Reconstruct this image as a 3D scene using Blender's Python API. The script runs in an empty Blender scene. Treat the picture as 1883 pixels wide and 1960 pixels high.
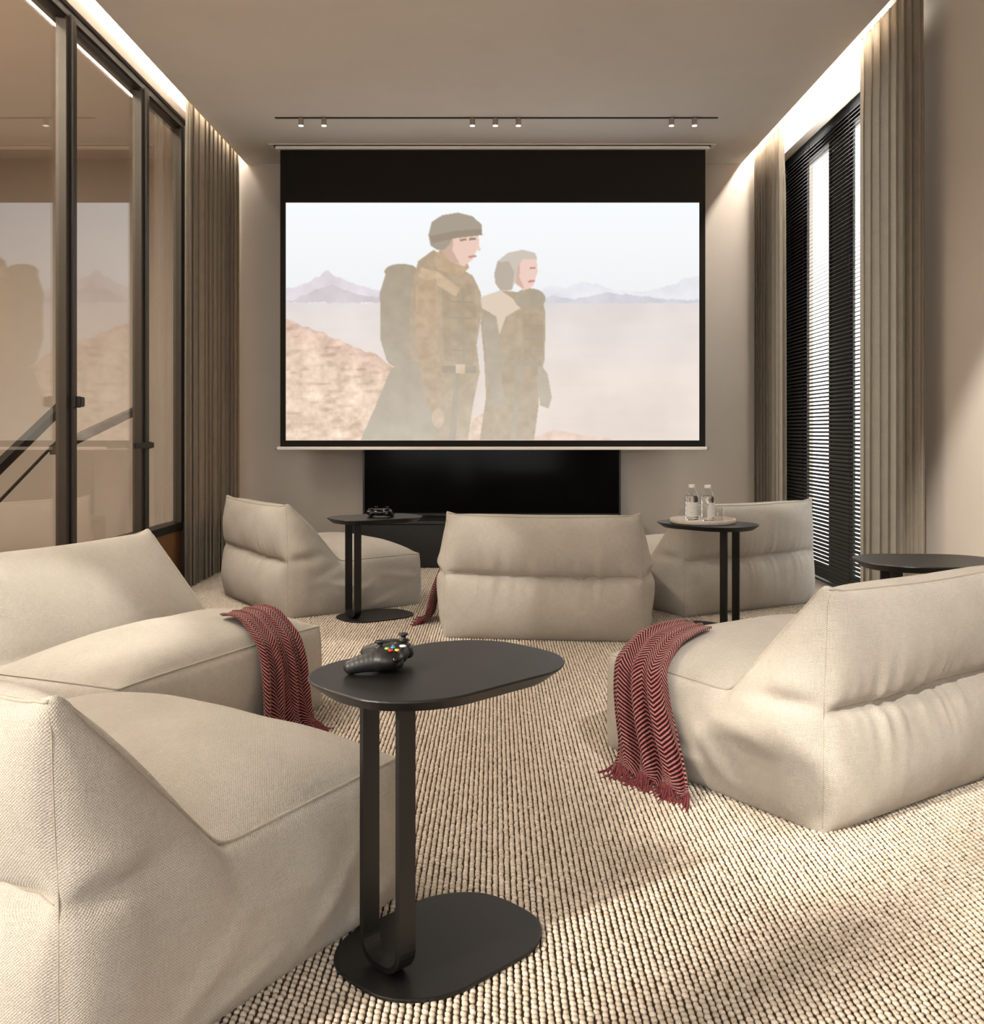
import bpy, bmesh, math, random
import numpy as np
from mathutils import Vector, Matrix
random.seed(4); rng = np.random.default_rng(7)
PI = math.pi
S = bpy.context.scene
COL = S.collection

# ------------------------------------------------------------------ camera, world, sun, exposure
FPX, EYE, VPX, VPY = 1850.0, 1.10, 948.0, 828.0
cam_d = bpy.data.cameras.new('camera'); cam = bpy.data.objects.new('camera', cam_d); COL.objects.link(cam)
cam.location = (0, 0, EYE); cam.rotation_euler = (PI/2, 0, 0)
cam_d.sensor_fit = 'AUTO'; cam_d.sensor_width = 36.0; cam_d.lens = FPX/1960*36.0
cam_d.shift_x = (941.5-VPX)/1960; cam_d.shift_y = (VPY-980)/1960
cam_d.clip_start = 0.02
S.camera = cam
S.view_settings.view_transform = 'Standard'; S.view_settings.look = 'None'
S.view_settings.gamma = 1; S.view_settings.use_curve_mapping = False
S.view_settings.exposure = 0.0
w = bpy.data.worlds.new('world'); S.world = w; w.use_nodes = True
w.node_tree.nodes['Background'].inputs[0].default_value = (1.0, 0.985, 0.965, 1)
w.node_tree.nodes['Background'].inputs[1].default_value = 4.2
sun_d = bpy.data.lights.new('sun', 'SUN'); sun = bpy.data.objects.new('sun', sun_d); COL.objects.link(sun)
SUN_AZ, SUN_EL = 52.0, 23.0      # light travels forward and to the right, downwards
sun_d.energy = 7.2; sun_d.color = (1.0, 0.94, 0.86); sun_d.angle = math.radians(3.6)
sdir = Vector((math.sin(math.radians(SUN_AZ))*math.cos(math.radians(SUN_EL)),
               math.cos(math.radians(SUN_AZ))*math.cos(math.radians(SUN_EL)), -math.sin(math.radians(SUN_EL))))
sun.rotation_euler = sdir.to_track_quat('-Z', 'Y').to_euler()

# ------------------------------------------------------------------ room numbers
H = 3.41                  # ceiling
TR = 3.567                # roof of the curtain troughs
AL, AR = 2.139, 2.11      # ceiling edges left / right
BL, BR = 2.25, 2.33       # glass wall left / window wall right
D = 8.31                  # screen wall
YB = -2.6                 # wall behind the camera

# ------------------------------------------------------------------ materials
def lin(c):
    c = np.asarray(c, float)/255.0
    return np.where(c <= 0.04045, c/12.92, ((c+0.055)/1.055)**2.4)
def rgb(*c): return tuple(lin(c)) + (1.0,)
class N:
    """small helper around one material's node tree"""
    def __init__(s, name):
        s.m = bpy.data.materials.new(name); s.m.use_nodes = True
        s.t = s.m.node_tree; s.b = s.t.nodes['Principled BSDF']; s.out = s.t.nodes['Material Output']
    def n(s, typ, **kw):
        x = s.t.nodes.new(typ)
        for k, v in kw.items(): setattr(x, k, v)
        return x
    def l(s, a, b): s.t.links.new(a, b)
    def math(s, op, a, b=None):
        x = s.n('ShaderNodeMath', operation=op)
        for i, v in enumerate((a, b)):
            if v is None: continue
            if isinstance(v, (int, float)): x.inputs[i].default_value = v
            else: s.l(v, x.inputs[i])
        return x.outputs[0]
    def mix(s, f, a, b):
        x = s.n('ShaderNodeMix', data_type='RGBA')
        if isinstance(f, (int, float)): x.inputs[0].default_value = f
        else: s.l(f, x.inputs[0])
        for i, v in ((6, a), (7, b)):
            if isinstance(v, tuple): x.inputs[i].default_value = v
            else: s.l(v, x.inputs[i])
        return x.outputs[2]
    def noise(s, scale, vec=None, detail=3.0, rough=0.5):
        x = s.n('ShaderNodeTexNoise'); x.inputs['Scale'].default_value = scale
        x.inputs['Detail'].default_value = detail; x.inputs['Roughness'].default_value = rough
        if vec is not None: s.l(vec, x.inputs['Vector'])
        return x.outputs['Fac']
    def coords(s, which='Object'): return s.n('ShaderNodeTexCoord').outputs[which]
    def uv(s, name):
        x = s.n('ShaderNodeUVMap'); x.uv_map = name
        sp = s.n('ShaderNodeSeparateXYZ'); s.l(x.outputs[0], sp.inputs[0])
        return x.outputs[0], sp.outputs[0], sp.outputs[1]
    def ramp(s, fac, stops):
        x = s.n('ShaderNodeValToRGB'); s.l(fac, x.inputs[0])
        e = x.color_ramp.elements
        e[0].position, e[0].color = stops[0]; e[1].position, e[1].color = stops[-1]
        for p, c in stops[1:-1]:
            q = e.new(p); q.color = c
        return x.outputs[0]
    def bump(s, h, strength, dist):
        x = s.n('ShaderNodeBump'); x.inputs['Strength'].default_value = strength; x.inputs['Distance'].default_value = dist
        s.l(h, x.inputs['Height']); s.l(x.outputs[0], s.b.inputs['Normal'])
    def set(s, color=None, rough=None, metal=None, spec=None):
        if color is not None:
            if isinstance(color, tuple): s.b.inputs['Base Color'].default_value = color
            else: s.l(color, s.b.inputs['Base Color'])
        if rough is not None: s.b.inputs['Roughness'].default_value = rough
        if metal is not None: s.b.inputs['Metallic'].default_value = metal
        if spec is not None: s.b.inputs['Specular IOR Level'].default_value = spec
        return s.m

def plain(name, color, rough=0.5, metal=0.0, spec=0.5, var=0.06, scale=14.0):
    n = N(name)
    dark = tuple(c*(1-var) for c in color[:3])+(1,); lite = tuple(min(1, c*(1+var)) for c in color[:3])+(1,)
    n.set(n.mix(n.noise(scale, n.coords()), dark, lite), rough, metal, spec)
    return n.m
def plaster(name, color):
    n = N(name); co = n.coords()
    a = n.noise(2.2, co, 5, 0.6); b = n.noise(60, co, 4, 0.7)
    dark = tuple(c*0.90 for c in color[:3])+(1,); lite = tuple(c*1.08 for c in color[:3])+(1,)
    n.set(n.mix(n.math('ADD', n.math('MULTIPLY', a, .7), n.math('MULTIPLY', b, .3)), dark, lite), 0.85, 0, 0.25)
    n.bump(b, 0.12, 0.004); return n.m
def emit(name, color, strength):
    n = N(name); n.b.inputs['Base Color'].default_value = (0, 0, 0, 1)
    n.b.inputs['Emission Color'].default_value = color; n.b.inputs['Emission Strength'].default_value = strength
    return n.m
def fabric(name, c0, c1, pitch=0.0052, bumpd=0.0022):
    n = N(name); vec, u, v = n.uv('weave')
    j1 = n.math('MULTIPLY', n.noise(130, vec, 2, .6), 3.6); j2 = n.math('MULTIPLY', n.noise(95, vec, 2, .6), 3.6)
    su = n.math('SINE', n.math('ADD', n.math('MULTIPLY', u, 2*PI/pitch), j1)); sv = n.math('SINE', n.math('ADD', n.math('MULTIPLY', v, 2*PI/pitch), j2))
    chk = n.math('MULTIPLY', su, sv)
    def slub(a, b):
        mp = n.n('ShaderNodeMapping'); mp.inputs['Scale'].default_value = (a, b, 1); n.l(vec, mp.inputs['Vector']); return n.noise(1.0, mp.outputs[0], 3, .7)
    nz = n.noise(420, vec, 2, .6); big = n.noise(5, vec, 4, .6); mid = n.math('MULTIPLY', n.math('ADD', slub(28, 330), slub(330, 28)), .5)
    h = n.math('ADD', n.math('MULTIPLY', chk, .5), n.math('MULTIPLY', nz, 1.1))
    f = n.math('ADD', n.math('MULTIPLY', n.math('ADD', n.math('MULTIPLY', chk, .5), .5), .24),
        n.math('ADD', n.math('MULTIPLY', nz, .30), n.math('ADD', n.math('MULTIPLY', mid, .42), n.math('MULTIPLY', big, .16))))
    n.set(n.ramp(f, [(.30, c0), (.80, c1)]), 0.95, 0, 0.15)
    n.b.inputs['Sheen Weight'].default_value = 0.12; n.b.inputs['Sheen Roughness'].default_value = .5
    n.bump(h, 0.5, bumpd); return n.m

M = {}
M['wall'] = plaster('wall_plaster', rgb(202, 192, 181))
M['ceiling'] = plaster('ceiling_plaster', rgb(228, 221, 213))
M['white_trim'] = plain('white_trim_paint', rgb(226, 218, 206), .55)
M['sill'] = plain('sill_paint', rgb(176, 162, 150), .6)
M['hall_wall'] = plaster('hall_wall_plaster', rgb(212, 200, 185))
M['hall_floor'] = plain('hall_floor_oak', rgb(160, 132, 104), .5)
M['tan_panel'] = plain('tan_wood_panel', rgb(140, 98, 62), .45, var=.12, scale=5)
M['frame'] = plain('bronze_anodised_frame', rgb(72, 65, 56), .52, .4)
M['frame_dark'] = plain('dark_frame', rgb(30, 27, 24), .45, .3)
M['black_metal'] = plain('black_powder_coat', rgb(18, 17, 16), .42, .0, .5, .05, 40)
M['black_plastic'] = plain('black_matte_plastic', rgb(22, 21, 20), .45, 0, .5)
M['black_gloss'] = plain('black_gloss_plastic', rgb(14, 13, 13), .12, 0, .6)
M['tv_glass'] = plain('television_black_glass', rgb(8, 8, 8), .12, 0, .06)
M['stand'] = plain('black_lacquer', rgb(26, 24, 22), .4, 0, .5)
M['stand_top'] = plain('black_lacquer_top', rgb(44, 41, 37), .3, 0, .5)
M['screen_black'] = plain('black_screen_fabric', rgb(33, 29, 25), .9, 0, .2)
M['bar_white'] = plain('white_bar_paint', rgb(238, 232, 224), .5)
M['lamp_grey'] = plain('warm_grey_lamp_paint', rgb(150, 138, 126), .5)
M['lamp_glow'] = emit('lamp_lens_glow', (1, .9, .75, 1), 2.2)
M['led'] = emit('led_tape_glow', (1, .925, .83, 1), 5.0)
M['slat'] = plain('dark_slat_paint', rgb(52, 48, 43), .42, .2)
M['dark_panel'] = plain('dark_window_panel', rgb(62, 62, 57), .6)
M['bean'] = fabric('oatmeal_woven_fabric', rgb(132, 124, 112), rgb(214, 207, 196), .0052, .0022)
M['bean_piping'] = fabric('oatmeal_piping_fabric', rgb(146, 137, 122), rgb(206, 198, 184), .003)
M['bean_stitch'] = plain('seam_thread', rgb(158, 148, 132), .9)
M['cap_white'] = plain('white_cap_plastic', rgb(244, 242, 238), .5)
M['paper'] = plain('white_label_paper', rgb(228, 228, 222), .7)
M['ink'] = plain('grey_label_ink', rgb(186, 186, 182), .8)
M['red'] = plain('red_button_plastic', rgb(214, 30, 34), .3)
M['green'] = plain('green_button_plastic', rgb(150, 190, 90), .3)
M['blue'] = plain('blue_button_plastic', rgb(60, 140, 170), .3)
M['yellow'] = plain('yellow_button_plastic', rgb(240, 190, 80), .3)
M['white_button'] = plain('white_button_plastic', rgb(245, 245, 245), .3)
M['grey_button'] = plain('grey_button_plastic', rgb(90, 98, 100), .35)

def mk_curtain_mat():
    n = N('taupe_velvet_curtain'); vec, u, v = n.uv('weave')
    a = n.noise(260, vec, 3, .7); b = n.noise(9, vec, 3, .6)
    f = n.math('ADD', n.math('MULTIPLY', a, .75), n.math('MULTIPLY', b, .25))
    n.set(n.ramp(f, [(.3, rgb(112, 103, 92)), (.72, rgb(186, 176, 162))]), .95, 0, .15)
    n.b.inputs['Sheen Weight'].default_value = .2
    n.bump(a, .4, .002)
    tl = n.n('ShaderNodeBsdfTranslucent'); tl.inputs[0].default_value = rgb(190, 176, 156); mx = n.n('ShaderNodeMixShader'); mx.inputs[0].default_value = .38
    n.l(n.b.outputs[0], mx.inputs[1]); n.l(tl.outputs[0], mx.inputs[2]); n.l(mx.outputs[0], n.out.inputs[0]); return n.m
M['curtain'] = mk_curtain_mat()
def mk_throw_mat():
    n = N('red_herringbone_wool'); vec, u, v = n.uv('weave')
    zig = n.math('PINGPONG', u, 0.030)
    ph = n.math('ADD', v, n.math('MULTIPLY', zig, 1.35))
    st = n.math('SINE', n.math('MULTIPLY', ph, 2*PI/0.0125))
    nz = n.noise(330, vec, 2, .7); big = n.noise(26, vec, 3, .6)
    f = n.math('ADD', n.math('MULTIPLY', st, .42), n.math('MULTIPLY', nz, .9))
    lite = n.mix(big, rgb(150, 62, 66), rgb(196, 142, 132))
    mid = n.ramp(f, [(.42, (0, 0, 0, 1)), (.72, (1, 1, 1, 1))])
    n.set(n.mix(mid, rgb(44, 14, 19), lite), .95, 0, .1)
    n.b.inputs['Sheen Weight'].default_value = .2
    n.bump(f, .8, .002); return n.m
M['throw'] = mk_throw_mat()
M['fringe'] = plain('red_wool_fringe', rgb(112, 58, 60), .95, 0, .1, .35, 120)
def mk_travertine():
    n = N('travertine_stone'); co = n.coords()
    a = n.noise(55, co, 4, .65); b = n.noise(160, co, 3, .6)
    n.set(n.mix(n.math('ADD', n.math('MULTIPLY', a, .6), n.math('MULTIPLY', b, .4)), rgb(150, 132, 114), rgb(250, 243, 232)), .6, 0, .3)
    n.bump(b, .4, .002); return n.m
M['travertine'] = mk_travertine()
def mk_glass(name, tint, ior=1.5, facing=0.04, rough=0.0):
    n = N(name); n.t.nodes.remove(n.b)
    tr = n.n('ShaderNodeBsdfTransparent'); tr.inputs[0].default_value = tint
    gl = n.n('ShaderNodeBsdfGlossy'); gl.inputs['Roughness'].default_value = rough
    fr = n.n('ShaderNodeFresnel'); bf = n.n('ShaderNodeNewGeometry').outputs['Backfacing']
    n.l(n.math('ADD', n.math('MULTIPLY', bf, 1/ior-ior), ior), fr.inputs[0])        # a thin sheet reflects the same from both faces
    mx = n.n('ShaderNodeMixShader'); n.l(n.math('ADD', fr.outputs[0], facing), mx.inputs[0])
    n.l(tr.outputs[0], mx.inputs[1]); n.l(gl.outputs[0], mx.inputs[2]); n.l(mx.outputs[0], n.out.inputs[0])
    return n.m
M['pane'] = mk_glass('bronze_tinted_glass', (.93, .91, .88, 1), 1.55, .06, .012)
M['window_glass'] = mk_glass('clear_window_glass', (.95, .96, .95, 1))
M['bottle_glass'] = mk_glass('clear_bottle_glass', (.96, .96, .955, 1), 1.45, .03)
def mk_water():
    n = N('bottled_water'); n.t.nodes.remove(n.b)
    g = n.n('ShaderNodeBsdfGlass'); g.inputs['IOR'].default_value = 1.33; g.inputs['Roughness'].default_value = 0
    g.inputs['Color'].default_value = (.98, .98, .975, 1); n.l(g.outputs[0], n.out.inputs[0]); return n.m
M['water'] = mk_water()
def mk_loop():
    n = N('beige_wool_loop'); oi = n.n('ShaderNodeObjectInfo')
    co = n.coords('Object')
    nz = n.noise(300, co, 2, .6)
    c = n.mix(oi.outputs['Random'], rgb(206, 194, 178), rgb(240, 231, 218))
    c2 = n.mix(nz, rgb(182, 167, 149), c)
    n.set(c2, .95, 0, .1); n.bump(n.noise(900, co, 2, .6), .5, .0012); return n.m
M['loop'] = mk_loop()
M['backing'] = plain('dark_carpet_backing', rgb(84, 70, 57), .95, 0, .1, .2, 60)

# ------------------------------------------------------------------ object helpers
def tag(o, label=None, cat=None, group=None, kind=None):
    if label: o['label'] = label
    if cat: o['category'] = cat
    if group: o['group'] = group
    if kind: o['kind'] = kind
    return o
def empty(name, loc=(0, 0, 0), rz=0.0):
    o = bpy.data.objects.new(name, None); COL.objects.link(o)
    o.location = loc; o.rotation_euler = (0, 0, rz); o.empty_display_size = .1
    return o
def link(name, me, mat, parent=None, smooth=False):
    o = bpy.data.objects.new(name, me); COL.objects.link(o)
    if mat is not None and not me.materials: me.materials.append(mat)
    if smooth:
        for p in me.polygons: p.use_smooth = True
    if parent is not None: o.parent = parent
    return o
class MB:
    """collects shapes into one bmesh"""
    def __init__(s): s.bm = bmesh.new()
    def box(s, x0, x1, y0, y1, z0, z1, bev=0.0):
        r = bmesh.ops.create_cube(s.bm, size=1.0)
        bmesh.ops.scale(s.bm, vec=(x1-x0, y1-y0, z1-z0), verts=r['verts'])
        bmesh.ops.translate(s.bm, vec=((x0+x1)/2, (y0+y1)/2, (z0+z1)/2), verts=r['verts'])
        if bev:
            ed = list({e for v in r['verts'] for e in v.link_edges})
            bmesh.ops.bevel(s.bm, geom=ed, offset=bev, segments=2, affect='EDGES', clamp_overlap=True)
        return s
    def lathe(s, prof, seg=32, c=(0, 0, 0), cap=True):
        rings = []
        for r, z in prof:
            rings.append([s.bm.verts.new((c[0]+r*math.cos(2*PI*k/seg), c[1]+r*math.sin(2*PI*k/seg), c[2]+z)) for k in range(seg)])
        for a, b in zip(rings, rings[1:]):
            for k in range(seg):
                s.bm.faces.new((a[k], a[(k+1) % seg], b[(k+1) % seg], b[k]))
        if cap:
            s.bm.faces.new(rings[0][::-1]); s.bm.faces.new(rings[-1])
        return s
    def loft(s, rings, cap=True, closed=True):
        R = [[s.bm.verts.new(p) for p in r] for r in rings]
        n = len(R[0])
        for a, b in zip(R, R[1:]):
            for k in range(n if closed else n-1):
                s.bm.faces.new((a[k], a[(k+1) % n], b[(k+1) % n], b[k]))
        if cap: s.bm.faces.new(R[0][::-1]); s.bm.faces.new(R[-1])
        return s
    def tube(s, pts, r, seg=6, up=None):
        pts = [Vector(p) for p in pts]; rings = []
        for i, p in enumerate(pts):
            t = (pts[min(i+1, len(pts)-1)]-pts[max(i-1, 0)])
            if t.length < 1e-9: t = Vector((0, 0, 1))
            t.normalize()
            a = t.cross(Vector((0, 0, 1)) if abs(t.z) < .95 else Vector((1, 0, 0))).normalized(); b = t.cross(a)
            rr = r[i] if isinstance(r, (list, tuple)) else r
            rings.append([p+(a*math.cos(2*PI*k/seg)+b*math.sin(2*PI*k/seg))*rr for k in range(seg)])
        return s.loft(rings)
    def sphere(s, c, sc, seg=16, rot=None):
        r = bmesh.ops.create_uvsphere(s.bm, u_segments=seg, v_segments=seg//2+2, radius=1)
        m = Matrix.Translation(c) @ (rot.to_4x4() if rot else Matrix()) @ Matrix.Diagonal((*sc, 1))
        bmesh.ops.transform(s.bm, matrix=m, verts=r['verts']); return s
    def mesh(s, name):
        bmesh.ops.recalc_face_normals(s.bm, faces=s.bm.faces)
        me = bpy.data.meshes.new(name); s.bm.to_mesh(me); s.bm.free(); return me
    def build(s, name, mat, parent=None, smooth=False): return link(name, s.mesh(name), mat, parent, smooth)
def boxo(name, mat, x0, x1, y0, y1, z0, z1, parent=None, bev=0.0): return MB().box(x0, x1, y0, y1, z0, z1, bev).build(name, mat, parent)
def struct(o): o['kind'] = 'structure'; return o
def copy_tree(o, parent=None):
    c = o.copy(); COL.objects.link(c)
    if parent is not None: c.parent = parent
    for ch in list(o.children): copy_tree(ch, c)
    return c

# ------------------------------------------------------------------ room shell
struct(boxo('floor', M['backing'], -BL-.02, BR+.1, YB, D+.1, -.12, 0))
ce = struct(boxo('ceiling', M['ceiling'], -AL, AR, YB, D+.1, H, TR+.25))
struct(boxo('trim_1', M['white_trim'], -BL-.12, -AL, YB, D+.1, TR, TR+.25))      # roof of the left curtain trough
struct(boxo('trim_2', M['white_trim'], AR, BR+.3, YB, D+.1, TR, TR+.25))         # roof of the right curtain trough
struct(boxo('wall_back', M['wall'], -4.6, BR+.4, D, D+.15, -.05, TR+.25))
# right wall: pier near, window, pier far
WY0, WY1 = 5.35, 8.12           # window opening along the wall
WTOP = 3.318
wr = struct(boxo('wall_right', M['wall'], BR, BR+.3, YB, WY0, -.05, TR))
boxo('far_pier', M['wall'], BR, BR+.3, WY1, D, -.05, TR, wr)
boxo('lintel', M['white_trim'], BR, BR+.3, WY0, WY1, WTOP, TR, wr)
struct(boxo('trim_3', M['sill'], 2.03, BR+.3, YB, D, -.05, .02))                 # low plinth along the window wall
# wall behind the camera with one wide window towards the sun
def rear_wall():
    RX0, RX1, RZ0, RZ1 = -2.15, 1.25, .25, 3.25
    o = struct(boxo('wall_rear', M['wall'], -4.6, RX0, YB-.2, YB, -.05, TR))
    boxo('pier', M['wall'], RX1, BR+.3, YB-.2, YB, -.05, TR, o)
    boxo('parapet', M['wall'], RX0, RX1, YB-.2, YB, -.05, RZ0, o)
    boxo('lintel', M['wall'], RX0, RX1, YB-.2, YB, RZ1, TR, o)
    wn = struct(empty('window_2', ((RX0+RX1)/2, YB-.1, RZ0)))
    def p(n, x0, x1, z0, z1, m='frame_dark'):
        b = boxo(n, M[m], x0-wn.location.x, x1-wn.location.x, -.03 if m == 'frame_dark' else -.004, .03 if m == 'frame_dark' else .004, z0-RZ0, z1-RZ0, wn)
    for xx in (RX0, -.42, RX1-.05): p('mullion', xx, xx+.05, RZ0, RZ1)
    for zz in (RZ0, RZ1-.05): p('rail', RX0, RX1, zz, zz+.05)
rear_wall()

# ------------------------------------------------------------------ glazed partition on the left
FT = 3.345
POSTS = [6.98+.9, 6.98, 6.205, 5.135, 4.065, 2.995, 1.925, .855, -.215, -1.285, -2.355]
gw = struct(empty('wall_left', (-BL, 0, 0)))
def gpart(name, mat, x0, x1, y0, y1, z0, z1): return boxo(name, M[mat], x0, x1, y0, y1, z0, z1, gw, .002)
gpart('header', 'lamp_grey', -.06, .02, YB, D, FT, 3.409)
gpart('wall_top', 'white_trim', -.10, -.002, YB, D, 3.41, TR)
gpart('head_rail', 'frame_dark', -.10, .0, YB, D, FT-.045, FT)
gpart('head_rail', 'frame', -.095, .012, YB, D, FT-.065, FT-.047)
gpart('sill_rail', 'frame_dark', -.10, .012, YB, D, .405, .459)
gpart('shadow_column', 'white_trim', -.16, .0, -.40, -.245, 0, TR)  # unseen column, added to cast a shadow band over the near carpet
gpart('floor_rail', 'frame_dark', -.05, .006, YB, D, 0, .03)
for i, y in enumerate(POSTS):
    gpart('post', 'frame', -.06, .030, y-.052, y-.004, .03, FT-.047)
    gpart('door_stile', 'frame', -.045, .012, y-.092, y-.056, .46, FT-.066)
    gpart('bead', 'frame_dark', -.03, .020, y-.0555, y-.0525, .46, FT-.066)
for y0, y1 in zip(POSTS[1:], POSTS[:-1]):
    gpart('pane', 'pane', -.030, -.024, y0-.02, y1-.07, .46, FT-.066)
    gpart('glazing_bead', 'frame_dark', -.023, .004, y0-.002, y1-.093, FT-.078, FT-.0665)
    gpart('panel', 'tan_panel', -.03, -.006, y0-.004, y1-.053, .031, .404)
# fixing bracket and lever handle on the posts
b1 = empty('rail_bracket', (-BL+.03, 5.105, 1.262)); tag(b1, 'small dark metal bracket on the left glass partition post where a sloping handrail ends', 'bracket')
boxo('base', M['frame_dark'], 0, .02, -.035, .035, -.03, .03, b1, .003); boxo('clamp', M['frame_dark'], .02, .045, -.03, .02, -.026, .026, b1, .004)
b2 = empty('door_handle', (-BL+.03, 6.175, 1.02)); tag(b2, 'dark lever handle on the glass partition post beside the left curtain', 'handle')
boxo('base', M['frame_dark'], 0, .016, -.028, .028, -.022, .022, b2, .003); boxo('lever', M['frame_dark'], .016, .034, -.30, .02, -.018, .018, b2, .004)

# hall behind the glass: walls, floor, ceiling, stair rails
HX = -3.3
HY0, HY1, HZ0, HZ1 = -2.2, -.20, .25, 3.38      # unseen hall window, added to shape the sun patch, left behind the camera
wh = struct(boxo('wall_hall', M['hall_wall'], HX-.15, HX, HY1, .45, -.05, TR))
boxo('parapet', M['hall_wall'], HX-.15, HX, YB, HY1, -.05, HZ0, wh); boxo('lintel', M['hall_wall'], HX-.15, HX, YB, HY1, HZ1, TR, wh)
boxo('pier', M['hall_wall'], HX-.15, HX, YB, HY0, HZ0, HZ1, wh)
boxo('window_rail', M['frame_dark'], HX-.10, HX-.04, HY0, HY1, HZ0, HZ0+.05, wh); boxo('window_rail', M['frame_dark'], HX-.10, HX-.04, HY0, HY1, HZ1-.05, HZ1, wh)
hf = struct(boxo('floor_hall', M['hall_floor'], -4.6, -BL-.03, YB, D, -.1, -.001))
HF = -4.6
boxo('return', M['hall_wall'], HF-.15, HX, .45, .60, -.05, TR, wh); boxo('far_wall', M['hall_wall'], HF-.15, HF, .60, D, -.05, TR, wh)
struct(boxo('ceiling_hall', M['ceiling'], HF, -BL-.12, YB, D, 3.45, TR+.2))
hl = empty('hall_fill_panel', (-2.93, 3.6, 3.44)); tag(hl, 'added long light panel, unseen on the hall ceiling behind the left glass partition', 'lamp')  # panel added to brighten the hall behind the glass
boxo('housing', M['bar_white'], -.16, .16, -1.6, 1.6, -.03, .01, hl, .004)
ld = bpy.data.lights.new('hall_fill_light', 'AREA'); ld.shape = 'RECTANGLE'; ld.size = .3; ld.size_y = 3.0; ld.energy = 190; ld.color = (1, .925, .83)
lo = bpy.data.objects.new('hall_fill_light', ld); COL.objects.link(lo); lo.location = (0, 0, -.035); lo.parent = hl
def bar(name, p, q, wd, ht, mat, parent):
    p, q = Vector(p), Vector(q); t = (q-p).normalized(); up = Vector((0, 0, 1)); sd = t.cross(up).normalized(); up = sd.cross(t)
    rings = [[c+sd*a*wd/2+up*b*ht/2 for a, b in ((-1, -1), (1, -1), (1, 1), (-1, 1))] for c in (p, q)]
    return MB().loft(rings).build(name, mat, parent)
hs = empty('cove_reflection_strip', (-2.49, 2.1, 3.445)); tag(hs, 'thin bright line added behind the upper left panes in place of the cove light reflection', 'light strip')  # added strip in place of the cove light mirrored in the panes
boxo('channel', M['white_trim'], -.05, .046, -4.6, 4.62, -.044, .004, hs); boxo('diffuser', M['led'], -.001, .042, -4.59, 4.61, -.047, -.0445, hs)
d_ = bpy.data.lights.new('cove_reflection_light', 'AREA'); d_.shape = 'RECTANGLE'; d_.size = .04; d_.size_y = 9.0; d_.energy = 110; d_.color = (1, .925, .83)
o_ = bpy.data.objects.new('cove_reflection_light', d_); COL.objects.link(o_); o_.location = (.02, 0, -.05); o_.parent = hs
r1 = empty('stair_handrail', (-BL-.3, 4.6, 0)); tag(r1, 'dark sloping stair handrail behind the leftmost glass pane, nearer of the two', 'handrail')
o_ = Vector(r1.location)
bar('rail', Vector((-2.56, 4.35, .63))-o_, Vector((-2.56, 5.80, 1.30))-o_, .045, .05, M['frame_dark'], r1)
bar('glass_edge', Vector((-2.56, 4.35, .45))-o_, Vector((-2.56, 5.80, 1.12))-o_, .012, .012, M['frame'], r1)
for yy, zz in ((4.5, .70), (5.75, 1.27)): bar('baluster', Vector((-2.56, yy, 0))-o_, Vector((-2.56, yy+.001, zz-.02))-o_, .03, .03, M['frame'], r1)
r2 = empty('stair_handrail', (-3.0, 7.0, 0)); tag(r2, 'bronze sloping stair handrail seen through the second glass pane, farther back', 'handrail')
o_ = Vector(r2.location)
bar('rail', Vector((-3.0, 6.55, .98))-o_, Vector((-3.0, 8.25, 1.32))-o_, .045, .06, M['frame'], r2)
bar('baluster', Vector((-3.0, 8.1, 0))-o_, Vector((-3.0, 8.101, 1.28))-o_, .03, .03, M['frame'], r2)
bar('baluster', Vector((-3.0, 6.7, 0))-o_, Vector((-3.0, 6.701, 1.0))-o_, .03, .03, M['frame'], r2)

# ------------------------------------------------------------------ cove lights in both troughs
def cove(name, x, y0, y1, label, en):
    t = empty(name, (x, (y0+y1)/2, TR)); tag(t, label, 'light strip', 'led strips in the curtain troughs')
    L = y1-y0
    boxo('channel', M['bar_white'], -.012, .012, -L/2, L/2, -.010, -.001, t)
    boxo('diffuser', M['led'], -.008, .008, -L/2, L/2, -.014, -.0105, t)
    d = bpy.data.lights.new('cove_light', 'AREA'); d.shape = 'RECTANGLE'; d.size = .03; d.size_y = L; d.energy = en; d.color = (1, .925, .83)
    o = bpy.data.objects.new('cove_light', d); COL.objects.link(o); o.location = (0, 0, -.016); o.parent = t
cove('led_strip', -2.225, YB+.1, D-.05, 'long warm light strip hidden in the left ceiling trough above the glass partition', 74)
cove('led_strip', 2.20, 5.5, D-.05, 'long warm light strip hidden in the right ceiling trough above the blind', 46)

# ------------------------------------------------------------------ window on the right with blind
win = struct(empty('window_1', (BR, (WY0+WY1)/2, 0)))
def wpart(name, mat, x0, x1, y0, y1, z0, z1): return boxo(name, M[mat], x0, x1, y0-win.location.y, y1-win.location.y, z0, z1, win, .003)
wpart('head_box', 'frame_dark', -.035, .05, WY0, WY1, WTOP-.075, WTOP)
wpart('frame', 'frame_dark', .13, .18, WY0, WY1, .02, .10)
wpart('frame', 'frame_dark', .12, .19, WY0, WY1, WTOP-.08, WTOP)
PX = .155
def zy(px): return FPX*(BR+PX)/(px-VPX)
segs = [(1500, 1536, 'dark_panel'), (1536, 1546, 'frame_dark'), (1546, 1588, 'window_glass'), (1588, 1594, 'frame_dark'),
        (1594, 1624, 'dark_panel'), (1624, 1634, 'frame_dark'), (1634, 1680, 'window_glass'), (1680, 1690, 'frame_dark'), (1690, 1812, 'window_glass')]
for a, b, m in segs:
    y1, y0 = min(zy(a), WY1), max(zy(b), WY0)
    nm = {'dark_panel': 'panel', 'frame_dark': 'mullion', 'window_glass': 'pane'}[m]
    dx = {'panel': (.148, .164), 'mullion': (.146, .166), 'pane': (.15, .158)}[nm]
    wpart(nm, m, dx[0], dx[1], y0, y1, .10, WTOP-.08)
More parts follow.
